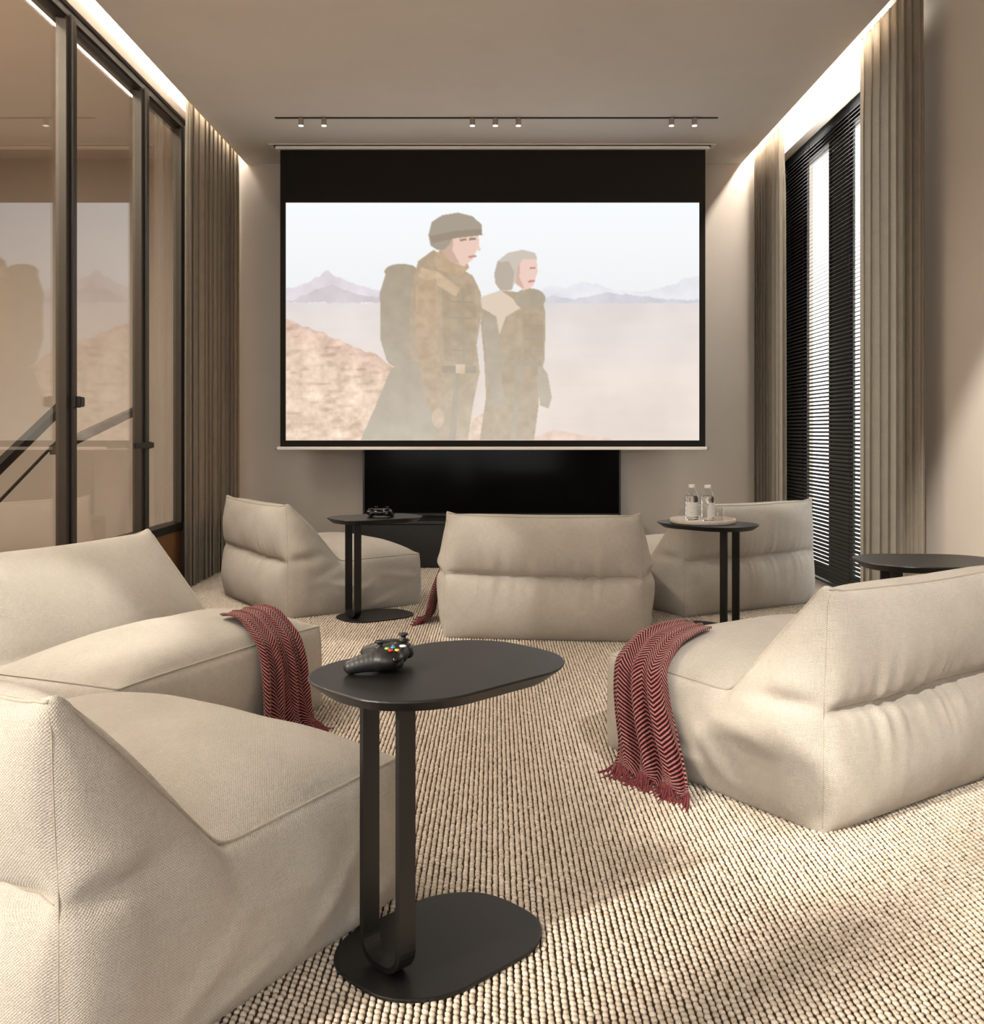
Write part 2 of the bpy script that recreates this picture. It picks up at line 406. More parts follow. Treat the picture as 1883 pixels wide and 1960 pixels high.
wpart('jamb', 'frame_dark', .0, .20, WY1-.012, WY1-.001, .02, WTOP-.076)
wpart('jamb', 'frame_dark', .0, .20, WY0+.001, WY0+.012, .02, WTOP-.076)
blind = empty('venetian_blind', (BR+.008, (5.40+8.1)/2, 0)); tag(blind, 'floor to ceiling dark venetian blind in the right window between the curtains', 'blind')
BLEN = 8.1-5.40
th = math.radians(33); sw = .0255
sm = MB()
arc = []
for k in range(5):
    q = (k/4-.5)*sw; zc = .0016*(1-(2*k/4-1)**2)
    arc.append((q*math.cos(th)-zc*math.sin(th), q*math.sin(th)+zc*math.cos(th)))
top_ = [(a, b+.0004) for a, b in arc]; bot_ = [(a, b-.0004) for a, b in arc[::-1]]
sm.loft([[(a, yy, b) for a, b in top_+bot_] for yy in (-BLEN/2, BLEN/2)])
slat_me = sm.mesh('slat')
z = .075; k = 0
while z < WTOP-.09:
    s_ = link('slat', slat_me, M['slat'], blind); s_.location = (0, 0, z); z += .0278
boxo('bottom_rail', M['slat'], -.014, .014, -BLEN/2, BLEN/2, .036, .054, blind, .003)
for yy in (5.62, 6.35, 7.16, 7.30, 7.85):
    boxo('ladder_cord', M['frame_dark'], -.0155, -.0135, yy-.0015-blind.location.y, yy+.0015-blind.location.y, .05, WTOP-.08, blind)

# ------------------------------------------------------------------ curtains
def curtain(x, y0, y1, z0, z1, seed, side, label, nf, deep=.048):
    """pleated curtain: side=+1 right wall (faces -X), -1 left wall"""
    r = np.random.default_rng(seed)
    n, mz = nf*30, 40
    t = np.linspace(0, 1, n)
    # pleat phase with uneven widths
    wid = r.uniform(.55, 1.5, nf); cum = np.concatenate([[0], np.cumsum(wid)])/wid.sum()
    ph = np.interp(t, cum, np.arange(nf+1))*2*PI
    amp = np.interp(t, (cum[1:]+cum[:-1])/2, r.uniform(.55, 1.0, nf))
    zs = np.linspace(z0, z1, mz); V = []; UV = []
    for j, zz in enumerate(zs):
        q = (zz-z0)/(z1-z0)
        topf = np.clip((q-.86)/.14, 0, 1)
        a = deep*amp*(1-.35*topf)*(1+.10*np.sin(ph*.37+q*2.2))
        shape = np.sin(ph)+.22*np.sin(2*ph+1.1+.5*np.sin(q*3))
        fine = topf*.010*np.sin(ph*3+seed)
        xx = x - side*(a*shape*.78+fine)
        yy = y0+(y1-y0)*t + .024*(y1-y0)/nf/.1*np.sin(2*ph+.35)*(1-.6*topf) + .007*np.sin(ph*.5+q*3)*(1-q)
        for k in range(n): V.append((xx[k], yy[k], zz))
    F = [(j*n+k, j*n+k+1, (j+1)*n+k+1, (j+1)*n+k) for j in range(mz-1) for k in range(n-1)]
    me = bpy.data.meshes.new('curtain'); me.from_pydata(V, [], F)
    uvl = me.uv_layers.new(name='weave')
    arr = np.array(V); iv = np.array([l.vertex_index for l in me.loops])
    k = iv % n; uvs = np.stack([k/n*(y1-y0)*1.9, arr[iv, 2]], 1).astype(np.float32)
    uvl.data.foreach_set('uv', uvs.ravel())
    root = empty('curtain', (0, 0, 0)); tag(root, label, 'curtain', None)
    root.location = (x, (y0+y1)/2, z0)
    me.transform(Matrix.Translation(-root.location))
    o = link('drape', me, M['curtain'], root, True)
    boxo('heading_track', M['white_trim'], -.012, .012, -(y1-y0)/2, (y1-y0)/2, z1-z0+.001, z1-z0+.025, root)
    return root
curtain(-2.168, 6.80, 8.16, .012, 3.47, 3, -1, 'long grey brown pleated curtain at the end of the left glass partition', 12, .042)
curtain(2.215, 7.42, 8.22, .035, 3.47, 5, 1, 'long taupe pleated curtain in the right corner beside the screen wall', 9)
curtain(2.215, 4.98, 5.84, .035, 3.47, 9, 1, 'long taupe pleated curtain on the near side of the right window, by the bright wall', 8)

# ------------------------------------------------------------------ carpet loops
def carpet():
    bm = bmesh.new()
    bmesh.ops.create_icosphere(bm, subdivisions=2, radius=1)
    for v in bm.verts: v.co = Vector([math.copysign(abs(c)**.72, c) for c in v.co])       # plump, slightly squared loop
    bmesh.ops.scale(bm, vec=(.0058, .0075, .0056), verts=bm.verts)
    lm = bpy.data.meshes.new('carpet_loop'); bm.to_mesh(lm); bm.free()
    for p in lm.polygons: p.use_smooth = True
    lm.materials.append(M['loop'])
    lo = bpy.data.objects.new('carpet_loop_source', lm)
    px, py = .0148, .0172
    nx = int((2.02+BL-.01)/px); ny = int((D-1.45)/py)
    ii, jj = np.meshgrid(np.arange(nx), np.arange(ny), indexing='ij')
    X = -BL+.015+ii*px + rng.normal(0, .0006, ii.shape); Y = 1.45+jj*py+(ii % 2)*py*.5 + rng.normal(0, .0009, ii.shape)
    Z = .0032 + rng.normal(0, .0004, ii.shape)
    P = np.stack([X.ravel(), Y.ravel(), Z.ravel()], 1)
    P = P[P[:, 1] < D-.02]
    me = bpy.data.meshes.new('carpet'); me.vertices.add(len(P)); me.vertices.foreach_set('co', P.ravel().astype(np.float32))
    o = bpy.data.objects.new('carpet', me); COL.objects.link(o); me.materials.append(M['loop'])
    tag(o, 'wall to wall beige and brown ribbed loop carpet on the floor', 'carpet', None, 'stuff')
    g = bpy.data.node_groups.new('carpet_loops', 'GeometryNodeTree')
    g.interface.new_socket('Geometry', in_out='INPUT', socket_type='NodeSocketGeometry'); g.interface.new_socket('Geometry', in_out='OUTPUT', socket_type='NodeSocketGeometry')
    gi = g.nodes.new('NodeGroupInput'); go = g.nodes.new('NodeGroupOutput')
    m2p = g.nodes.new('GeometryNodeMeshToPoints'); ins = g.nodes.new('GeometryNodeInstanceOnPoints'); oi = g.nodes.new('GeometryNodeObjectInfo')
    oi.inputs['Object'].default_value = lo; oi.inputs['As Instance'].default_value = True
    rv = g.nodes.new('FunctionNodeRandomValue'); rv.data_type = 'FLOAT_VECTOR'
    rv.inputs[0].default_value = (.9, .9, .8); rv.inputs[1].default_value = (1.1, 1.1, 1.15)
    rr = g.nodes.new('FunctionNodeRandomValue'); rr.data_type = 'FLOAT_VECTOR'
    rr.inputs[0].default_value = (-.18, -.15, -.05); rr.inputs[1].default_value = (.18, .15, .45)
    g.links.new(gi.outputs[0], m2p.inputs['Mesh']); g.links.new(m2p.outputs[0], ins.inputs['Points'])
    g.links.new(oi.outputs['Geometry'], ins.inputs['Instance']); g.links.new(rv.outputs[0], ins.inputs['Scale'])
    g.links.new(rr.outputs[0], ins.inputs['Rotation'])
    g.links.new(ins.outputs[0], go.inputs[0])
    mo = o.modifiers.new('loops', 'NODES'); mo.node_group = g
carpet()

# ------------------------------------------------------------------ bean bag lounge chairs
CW, CL, CH, ZP = 1.06, .90, .665, .345
def vnoise(x, y, seed):
    """smooth value noise on arrays"""
    r = np.random.default_rng(seed); T = r.uniform(-1, 1, (64, 64))
    xi, yi = np.floor(x).astype(int), np.floor(y).astype(int); fx, fy = x-xi, y-yi
    fx = fx*fx*(3-2*fx); fy = fy*fy*(3-2*fy)
    g = lambda a, b: T[a % 64, b % 64]
    return (g(xi, yi)*(1-fx)+g(xi+1, yi)*fx)*(1-fy)+(g(xi, yi+1)*(1-fx)+g(xi+1, yi+1)*fx)*fy
def ctop(y):
    return np.interp(y, [0, .035, .33, .38, .90], [CH, CH-.012, .325, .318, .325])
def lobe(t, p=.62): return np.power(np.clip(4*t*(1-t), 0, 1), p)
def seat_bulge(x, y):
    u = np.clip(2*x/CW, -1, 1)
    s = np.clip((y-.34)/(CL-.34), 0, 1)
    return .098*np.power(np.clip(1-u**4, 0, 1), .8)*np.power(np.clip(4*s*(1-s), 0, 1), .5)*np.where(y > .34, 1, 0)
def seat_z(x, y): return float(ctop(y)+seat_bulge(np.array(x), np.array(y)))
def make_chair(name, seed, label, loc, g):
    W, L, Hh = CW, CL, CH
    nx, nz = 120, 68
    ys = np.unique(np.concatenate([np.linspace(0, .035, 4), np.linspace(.035, .33, 24), np.linspace(.33, .38, 5), np.linspace(.38, L, 34)]))
    ny = len(ys); xs = np.linspace(-W/2, W/2, nx); vs = np.linspace(0, 1, nz)
    tp = ctop(ys)
    verts, faces, uvs = [], [], []
    def panel(P, UVp, flip):
        a, b = P.shape[:2]; base = len(verts)
        verts.extend(map(tuple, P.reshape(-1, 3)))
        U = UVp.reshape(-1, 2)
        for i in range(a-1):
            for j in range(b-1):
                q = [i*b+j, (i+1)*b+j, (i+1)*b+j+1, i*b+j+1]
                if flip: q = q[::-1]
                faces.append([base+k for k in q]); uvs.extend([U[k] for k in q])
    nar = lambda z: 1-.045*np.clip(z/Hh, 0, 1)**2          # narrower towards the top
    # back panel
    X, V = np.meshgrid(xs, vs, indexing='ij'); Z = V*Hh; u = 2*X/W
    ed = np.power(np.clip(1-u**6, 0, 1), .6)
    zp = ZP+.010*np.sin(X*3+seed)
    lo_ = lobe(np.clip(Z/zp, 0, 1)); up_ = lobe(np.clip((Z-zp)/(Hh-zp), 0, 1))
    bul = ed*(np.where(Z < zp, .074*lo_, .064*up_))
    pin = np.exp(-((Z-zp)/.012)**2)*(.010+.012*ed)
    wr = np.exp(-np.abs(Z-zp)/.075)*(1-np.exp(-np.abs(Z-zp)/.012))
    em = np.power(np.clip((1-np.abs(u))/.10, 0, 1), .8)*np.clip(np.minimum(Z, Hh-Z)/.05, 0, 1)
    bul = bul-pin*em+em*(.016*wr*vnoise(X*22, Z*2.5+X*2, seed)+.012*wr*vnoise(X*52, Z*3, seed+1)+.010*vnoise(X*5, Z*6, seed+2)*ed)
    bul += em*.006*vnoise(X*30, Z*2.0, seed+8)*np.exp(-np.abs(Z-.02)/.06)
    Y = -bul
    sag = -.014*np.cos(np.clip(u, -1, 1)*PI/2)*V**3        # top edge dips in the middle
    panel(np.stack([X*nar(Z), Y, Z+sag], -1), np.stack([X, Z], -1), False)
    # side panels
    for sgn in (-1, 1):
        Yg, V = np.meshgrid(ys, vs, indexing='ij'); T = ctop(Yg); Z = V*T
        eb = np.power(np.clip(Yg/.10, 0, 1), .6)*np.power(np.clip((L-Yg)/.12, 0, 1), .6)
        ev = np.power(np.clip(4*V*(1-V), 0, 1), .55)
        bul = .058*eb*ev
        gz = ZP+.25*Yg*np.sin(Yg*6+seed*.3)*.5
        fall = np.exp(-(Yg/.17)**2)
        bul = bul-.034*np.exp(-((Z-gz)/.020)**2)*fall*ev*eb+.016*np.exp(-((Z-gz-.05)/.035)**2)*fall*ev*eb
        for c in range(5):                                   # long soft drapes on the side
            cy, cz, ang = .25+.12*c+.05*math.sin(seed*3+c), .05+.22*((c*37+seed*13) % 10)/10, .3+.5*math.sin(c*2.1+seed)
            dl = (Yg-cy)*math.cos(ang)+(Z-cz)*math.sin(ang); dn = -(Yg-cy)*math.sin(ang)+(Z-cz)*math.cos(ang)
            bul += ev*eb*.009*np.exp(-(dl/.13)**2)*(np.exp(-(dn/.020)**2)-.6*np.exp(-((dn-.035)/.03)**2))
        bul += eb*ev*.010*vnoise(Yg*7, Z*7, seed+5+sgn)
        panel(np.stack([sgn*(W/2*nar(Z)+bul), Yg, Z-.014*math.cos(PI/2)*V], -1), np.stack([Yg+3, Z], -1), sgn < 0)
    # top strip (front of the backrest and seat)
    X, Yg = np.meshgrid(xs, ys, indexing='ij'); u = 2*X/W; T = ctop(Yg)
    bs = np.clip((Yg-.0)/.33, 0, 1)
    bb = .060*np.power(np.clip(1-u**4, 0, 1), .7)*lobe(bs, .6)*(Yg < .33)
    bb += (Yg < .33)*ed[:, :1]*.006*vnoise(X*20, Yg*5, seed+9)*np.exp(-np.abs(Yg-.33)/.10)*lobe(bs, .5)
    sb = seat_bulge(X, Yg)+.006*vnoise(X*6, Yg*6, seed+12)*np.power(np.clip(1-u**2, 0, 1), .8)*lobe(np.clip((Yg-.34)/.56, 0, 1), .5)
    slope = np.where(Yg < .33, 1.0, 0.0)
    sag = -.014*np.cos(np.clip(u, -1, 1)*PI/2)*np.clip(1-Yg/.2, 0, 1)
    Zt = T+sb+bb*.66+sag; Yt = Yg+bb*.75
    arc_len = np.concatenate([[0], np.cumsum(np.hypot(np.diff(ys), np.diff(tp)))])
    panel(np.stack([X*nar(T), Yt, Zt], -1), np.stack([X+6, np.broadcast_to(arc_len, X.shape)], -1), False)
    # front
    X, V = np.meshgrid(xs, vs, indexing='ij'); Z = V*float(ctop(L)); u = 2*X/W
    bul = .045*np.power(np.clip(1-u**6, 0, 1), .6)*np.power(np.clip(4*V*(1-V), 0, 1), .6)
    bul += .008*vnoise(X*6, Z*8, seed+20)*np.power(np.clip(1-u**4, 0, 1), .6)*np.clip(4*V*(1-V), 0, 1)
    panel(np.stack([X*nar(Z), L+bul, Z], -1), np.stack([X+9, Z], -1), True)
    # bottom
    X, Yg = np.meshgrid(xs, ys, indexing='ij')
    panel(np.stack([X, Yg, np.zeros_like(X)], -1), np.stack([X, Yg+12], -1), True)
    me = bpy.data.meshes.new('cushion_body'); me.from_pydata(verts, [], faces)
    me.uv_layers.new(name='weave').data.foreach_set('uv', np.array(uvs, np.float32).ravel())
    bm = bmesh.new(); bm.from_mesh(me)
    bmesh.ops.remove_doubles(bm, verts=bm.verts, dist=1e-4)
    bmesh.ops.recalc_face_normals(bm, faces=bm.faces)
    for it in range(3):
        bmesh.ops.smooth_vert(bm, verts=[v for v in bm.verts if v.co.z > .004], factor=.42, use_axis_x=True, use_axis_y=True, use_axis_z=True)
    for v in bm.verts:                                       # small pulled ears at the two upper corners
        q = math.exp(-((CW/2*.955-abs(v.co.x))/.035)**2-(v.co.y/.04)**2-((CH-v.co.z)/.035)**2)
        v.co.z += .020*q; v.co.x += math.copysign(.010*q, v.co.x)
    bm.to_mesh(me)
    # seam polylines on the finished surface
    from mathutils.kdtree import KDTree
    kd = KDTree(len(bm.verts))
    for v in bm.verts: kd.insert(v.co, v.index)
    kd.balance(); bm.normal_update(); bm.verts.ensure_lookup_table()
    def seam(pts, off):
        out = []
        for p in pts:
            co, i, d_ = kd.find(Vector(p)); out.append(co+bm.verts[i].normal*off)
        for _ in range(3):
            out = [out[0]]+[(out[k-1]+out[k]*2+out[k+1])/4 for k in range(1, len(out)-1)]+[out[-1]]
        return out
    root = empty(name, (loc[0], loc[1], 0), math.atan2(g[1], g[0])-PI/2)
    tag(root, label, 'lounge chair', None)
    body = link('cushion_body', me, M['bean'], root, True)
    top_edges = []
    for sgn in (-1, 1):
        top_edges.append([(sgn*W/2*float(nar(ctop(y))), y, float(ctop(y))) for y in ys])
    nn = float(nar(CH))
    top_edges.append([(x*nn, 0, CH-.014*math.cos(2*x/W*PI/2)) for x in xs])
    nf_ = float(nar(.325))
    top_edges.append([(x*nf_, L, .325) for x in xs])
    pm = MB()
    for e in top_edges: pm.tube(seam(e, .0008), .0034, 6)
    pme = pm.mesh('piping')
    uvl = pme.uv_layers.new(name='weave')
    uvd = np.array([[pme.vertices[l.vertex_index].co.x+pme.vertices[l.vertex_index].co.y, pme.vertices[l.vertex_index].co.z] for l in pme.loops], np.float32)
    uvl.data.foreach_set('uv', uvd.ravel())
    link('piping', pme, M['bean_piping'], root, True)
    st = MB()
    for sgn in (-1, 1): st.tube(seam([(sgn*W/2*float(nar(z_)), 0, z_) for z_ in np.linspace(.02, CH-.01, 40)], -.0006), .0013, 5)
    st.tube(seam([(x*.97, -.004, ZP+.010*math.sin(x*3+seed)) for x in xs], -.0002), .0020, 5)
    st.build('stitched_seam', M['bean_stitch'], root, True)
    bm.free()
    return root
def placed(corner, g, sx, sy):
    """origin (back centre) of a chair from one bottom corner; sx=+1 right,-1 left; sy=0 back,1 front"""
    r = (g[1], -g[0])
    return (corner[0]-sx*r[0]*CW/2-sy*g[0]*CL, corner[1]-sx*r[1]*CW/2-sy*g[1]*CL)
def unit(x, y): d = math.hypot(x, y); return (x/d, y/d)
gA, gB, gC, gD, gE, gF = unit(.515, .857), unit(.91, -.414), unit(.819, .574), unit(.11, .993), unit(-.47, .88), unit(-.56, .83)
chA = make_chair('lounge_chair', 1, 'large oatmeal bean bag chair in the left foreground, cut by the frame corner', placed((-.69, 1.53), gA, 1, 0), gA)
chB = make_chair('lounge_chair', 2, 'oatmeal bean bag chair by the glass partition with a red throw over its front edge', placed((-1.136, 2.907), gB, 1, 1), gB)
chC = make_chair('lounge_chair', 3, 'oatmeal bean bag chair in the far left, in front of the left curtain', placed((-1.217, 5.67), gC, 1, 0), gC)
chD = make_chair('lounge_chair', 4, 'oatmeal bean bag chair in the middle, seen squarely from behind below the screen', (.25, 5.10), gD)
chE = make_chair('lounge_chair', 5, 'oatmeal bean bag chair in the far right, beside the dark venetian blind', placed((1.118, 5.73), gE, -1, 0), gE)
chF = make_chair('lounge_chair', 6, 'large pale sunlit bean bag chair in the right foreground with a red throw', placed((.893, 2.636), gF, -1, 0), gF)

# ------------------------------------------------------------------ throws
def throw(label, chair, edge, path, centre, width, seed, fold=.012, fr_len=.06):
    """path: list of (d, z) with d outward from the chair edge; centre/width lists along the path (position along the edge)"""
    r = np.random.default_rng(seed)
    mw = Matrix.Translation(chair.location) @ Matrix.Rotation(chair.rotation_euler.z, 4, 'Z')
    n, m = 46, 60
    P = np.array(path, float); seg = np.concatenate([[0], np.cumsum(np.hypot(*np.diff(P, axis=0).T))])
    s = np.linspace(0, seg[-1], m)
    def sm_interp(a):
        v = np.interp(s, seg, a); k = np.ones(5)/5
        return np.convolve(np.pad(v, 2, mode='edge'), k, mode='valid')
    d, zz, ce_, wd = sm_interp(P[:, 0]), sm_interp(P[:, 1]), sm_interp(centre), sm_interp(width)
    td, tz = np.gradient(d), np.gradient(zz); ln = np.hypot(td, tz)+1e-9; nd, nz_ = -tz/ln, td/ln
    sg = np.sign(nd+nz_); 
    V, UV = [], []
    ph0 = r.uniform(0, 6)
    for j in range(m):
        q = s[j]/seg[-1]
        for i in range(n):
            a = i/(n-1)-.5
            f = fold*(.35+.9*q)*(math.sin(a*21+ph0+1.2*math.sin(q*3.2))+.5*math.sin(a*43+ph0*2+q*2))+fold*.9
            f += .012*math.exp(-((abs(a)-.5)/.05)**2)*(1-q)*0
            e = ce_[j]+a*wd[j]+.010*math.sin(a*21+ph0+1.5)
            dd, z_ = d[j]+abs(nd[j])*f, zz[j]+abs(nz_[j])*f*.6+.004
            if edge == 'left': lp = Vector((-CW/2-dd, e, max(z_, .008)))
            elif edge == 'front': lp = Vector((e, CL+dd, max(z_, .008)))
            V.append(mw @ lp); UV.append((a*max(width), s[j]))
    F = [(j*n+i, j*n+i+1, (j+1)*n+i+1, (j+1)*n+i) for j in range(m-1) for i in range(n-1)]
    me = bpy.data.meshes.new('cloth'); me.from_pydata(V, [], F)
    iv = [l.vertex_index for l in me.loops]
    me.uv_layers.new(name='weave').data.foreach_set('uv', np.array([UV[k] for k in iv], np.float32).ravel())
    o0 = V[(m//2)*n+n//2]
    root = empty('throw_blanket', (o0.x, o0.y, 0)); tag(root, label, 'blanket', None)
    me.transform(Matrix.Translation(-root.location))
    c = link('cloth', me, M['throw'], root, True)
    sd = c.modifiers.new('thick', 'SOLIDIFY'); sd.thickness = .007; sd.offset = 0
    fr = MB()
    for i in range(0, n, 1):
        p = V[(m-1)*n+i]-root.location; q0 = V[(m-3)*n+i]-root.location
        t = (p-q0).normalized(); t.z = 0
        if t.length < .2: t = (Matrix.Rotation(chair.rotation_euler.z, 3, 'Z') @ Vector((-1, 0, 0) if edge == 'left' else (0, 1, 0)))
        t.normalize(); sd_ = t.cross(Vector((0, 0, 1)))
        for k in range(2):
            L = fr_len*r.uniform(.6, 1.2); a1 = r.uniform(-.5, .5); st_ = p+sd_*r.uniform(-.004, .004)
            pts = [st_+Vector((0, 0, 0))]
            for h in range(1, 5):
                pts.append(st_+t*L*h/4+sd_*L*a1*(h/4)**1.5+Vector((0, 0, (max(.007, p.z*(1-h/2.5)))-p.z+r.uniform(0, .004))))
            fr.tube(pts, [.0032, .003, .003, .0026, .0016], 5)
    fo = fr.build('fringe', M['fringe'], root, True); fo['kind'] = 'stuff'
    return root
# right foreground chair: over its left edge, near the front
sz = lambda dist, y: seat_z(-CW/2+dist, y)
throw('dark red herringbone throw hanging over the left edge of the pale right foreground chair', chF, 'left',
      [(-.27, sz(.27, .72)+.008), (-.18, sz(.18, .72)+.016), (-.09, sz(.09, .72)+.022), (-.02, .358), (.035, .325), (.068, .25), (.085, .16), (.095, .08), (.115, .026), (.15, .014)],
      [.74, .735, .73, .715, .69, .65, .61, .575, .55, .535], [.15, .18, .20, .215, .23, .255, .285, .31, .33, .345], 11, .017)
szf = lambda dist, x: seat_z(x, CL-dist)
throw('red herringbone throw hanging over the front edge of the chair by the glass partition', chB, 'front',
      [(-.17, szf(.17, -.2)+.002), (-.13, szf(.13, -.2)+.014), (-.07, szf(.07, -.2)+.022), (-.01, .362), (.030, .325), (.058, .25), (.078, .16), (.095, .08), (.12, .026), (.155, .014)],
      [-.225, -.225, -.22, -.21, -.20, -.19, -.17, -.155, -.145, -.14], [.22, .23, .23, .235, .24, .25, .26, .27, .28, .29], 23, .016)
throw('red herringbone throw hanging on the left side of the middle chair, mostly hidden', chD, 'left',
      [(-.20, sz(.20, .55)+.010), (-.12, sz(.12, .55)+.018), (-.05, sz(.05, .55)+.018), (.01, .356), (.065, .32), (.10, .24), (.125, .15), (.14, .07), (.155, .024), (.175, .014)],
      [.55, .55, .54, .53, .52, .50, .48, .46, .45, .44], [.18, .19, .20, .20, .21, .22, .23, .24, .25, .25], 31)

# ------------------------------------------------------------------ side tables
def outline(L, W, n=72):
    """rounded rectangle with bowed short ends, as (a, b) points: a along the length"""
    pts = []; bow = .034; r = W*.34; hl, hwid = L/2-bow, W/2
    for cx, cy, a0 in ((hl-r, hwid-r, 0), (-hl+r, hwid-r, PI/2), (-hl+r, -hwid+r, PI), (hl-r, -hwid+r, 1.5*PI)):
        for k in range(13):
            t = a0+PI/2*k/12; pts.append((cx+r*math.cos(t), cy+r*math.sin(t)))
        if a0 in (0, PI):
            for k in range(1, 6): pts.append((cx*(1-2*k/6), cy+r*math.copysign(1, cy)))
        else:
            sx = math.copysign(1, math.cos(a0+PI/2)+1e-9) if a0 == PI/2 else 1
            for k in range(1, 6): pts.append((sx*hl, (hwid-r)*(1-2*k/6)*(1 if a0 == PI/2 else -1)))
    pts = [(a+math.copysign(bow*(1-(b/hwid)**2), a), b) for a, b in pts]
    return pts
def side_table(label, loc, ang, post=-.145, first=[None]):
    if first[0] is None:
        root = empty('side_table', (0, 0, 0))
        oA = outline(.56, .40); 
        sc = lambda o, k: [(a-(k if a > 0 else -k)*min(1, abs(a)/.06), b-(k if b > 0 else -k)*min(1, abs(b)/.06)) for a, b in o]
        MB().loft([[(a, b, zz) for a, b in sc(oA, k)] for zz, k in ((.572, .024), (.574, .022), (.594, .0015), (.5965, .0), (.599, .001), (.600, .003))]).build('tabletop', M['black_metal'], root)
        oB = outline(.455, .335)
        MB().loft([[(a, b, zz) for a, b in sc(oB, k)] for zz, k in ((.0085, .002), (.009, .0005), (.0145, .0), (.0155, .001), (.016, .003))]).build('base_plate', M['black_metal'], root)
        path = []; hw, rad = .064, .050; zb, zt = .017, .573
        path += [(-hw, zt), (-hw, zb+rad)]
        for k in range(1, 9):
            a = PI+k/8*PI/2; path.append((-hw+rad+rad*math.cos(a), zb+rad+rad*math.sin(a)))
        for k in range(0, 9):
            a = 1.5*PI+k/8*PI/2; path.append((hw-rad+rad*math.cos(a), zb+rad+rad*math.sin(a)))
        path += [(hw, zt)]
        wdt, thk = .042, .012; rings = []
        for i, p in enumerate(path):
            p0, p1 = path[max(i-1, 0)], path[min(i+1, len(path)-1)]
            t = Vector((p1[0]-p0[0], p1[1]-p0[1])).normalized(); nn = Vector((-t.y, t.x))
            rings.append([(post+a*wdt/2, p[0]+nn.x*b*thk, p[1]+nn.y*b*thk) for a, b in ((-1, 0), (1, 0), (1, 1), (-1, 1))])
        MB().loft(rings).build('leg', M['black_metal'], root)
        first[0] = root; o = root
    else: o = copy_tree(first[0])
    o.location = (loc[0], loc[1], 0); o.rotation_euler = (0, 0, ang)
    tag(o, label, 'side table', None)
    return o
T1 = side_table('black oval side table in the foreground with a game controller on top', (-.117, 2.065), math.radians(45))
T2 = side_table('black oval side table beside the far left bean bag chair, near the television', (-.715, 5.75), math.radians(35))
T3 = side_table('black oval side table with a stone tray and bottles, beside the far right chair', (1.175, 5.36), math.radians(133))
T4 = side_table('black oval side table at the right edge, half hidden behind the pale chair', (1.70, 3.79), math.radians(-3))

# ------------------------------------------------------------------ game controllers
def controller(label, loc, ang, body_mat, first=[None]):
    if first[0] is None:
        root = empty('game_controller', (0, 0, 0))
        b = MB()
        b.sphere((0, .010, .031), (.060, .038, .022), 24)
        b.sphere((-.042, .008, .031), (.036, .040, .023), 20); b.sphere((.042, .008, .031), (.036, .040, .023), 20)
        for sx in (-1, 1):
            for k in range(7):
                q = k/6
                b.sphere((sx*(.051+.013*q), -.002-.056*q, .029-.012*q**1.5), (.025-.008*q, .024-.007*q, .0235-.0075*q), 16)
        b.sphere((0, .032, .028), (.056, .014, .016), 20)
        o = b.build('shell', body_mat, root, True)
        rm = o.modifiers.new('fuse', 'REMESH'); rm.mode = 'VOXEL'; rm.voxel_size = .0022; rm.use_smooth_shade = True
        smd = o.modifiers.new('soft', 'SMOOTH'); smd.iterations = 6; smd.factor = .5
        def disc(nm, x, y, z, r, h, m, dome=.25):
            return MB().lathe([(r*.98, 0), (r, h*.5), (r*.86, h*.9), (r*.4, h*(1+dome*.3)), (.0002, h*(1+dome*.35))], 18, (x, y, z)).build(nm, M[m], root, True)
        def stick(x, y, z):
            MB().lathe([(.0125, 0), (.0118, .003), (.0055, .004), (.0052, .010), (.0095, .0118), (.0105, .0138), (.0098, .0158), (.007, .0150), (.0002, .0142)], 22, (x, y, z)).build('thumbstick', M['black_plastic'], root, True)
        stick(-.048, .026, .050); stick(.022, -.008, .048)
        disc('button', .0480, .014, .0515, .0052, .004, 'green'); disc('button', .0585, .0245, .0505, .0052, .004, 'red')
        disc('button', .0375, .0245, .0520, .0052, .004, 'blue'); disc('button', .0480, .035, .0490, .0052, .004, 'yellow')
        disc('menu_button', -.010, .018, .0515, .0034, .002, 'grey_button'); disc('menu_button', .012, .018, .0515, .0034, .002, 'grey_button')
        disc('home_button', 0, .036, .0478, .0078, .003, 'white_button')
        dp = MB().box(-.032, -.012, -.0115, -.0045, .049, .0535, .001); dp.box(-.0255, -.0185, -.018, .002, .049, .0535, .001); dp.build('direction_pad', M['black_plastic'], root)
        for sx in (-1, 1):
            MB().sphere((sx*.046, .036, .035), (.028, .011, .008), 16).build('bumper', M['black_gloss'], root, True)
            MB().sphere((sx*.047, .036, .024), (.014, .013, .012), 14).build('trigger', M['black_plastic'], root, True)
        first[0] = root; o = root
    else: o = copy_tree(first[0])
    o.location = loc; o.rotation_euler = (0, 0, ang)
    tag(o, label, 'game controller', None); return o
c1 = controller('black game controller with coloured buttons on the foreground side table', (-.232, 2.055, .5985), math.radians(-98), M['black_plastic'])
c2 = controller('glossy black game controller on the side table beside the far left chair', (-.684, 5.72, .5985), math.radians(178), M['black_plastic'])
for ch in c2.children:
    if ch.name.startswith('shell'):
        me = ch.data.copy(); me.materials.clear(); me.materials.append(M['black_gloss']); ch.data = me
    elif 'button' in ch.name:
        me = ch.data.copy(); me.materials.clear(); me.materials.append(M['black_plastic']); ch.data = me

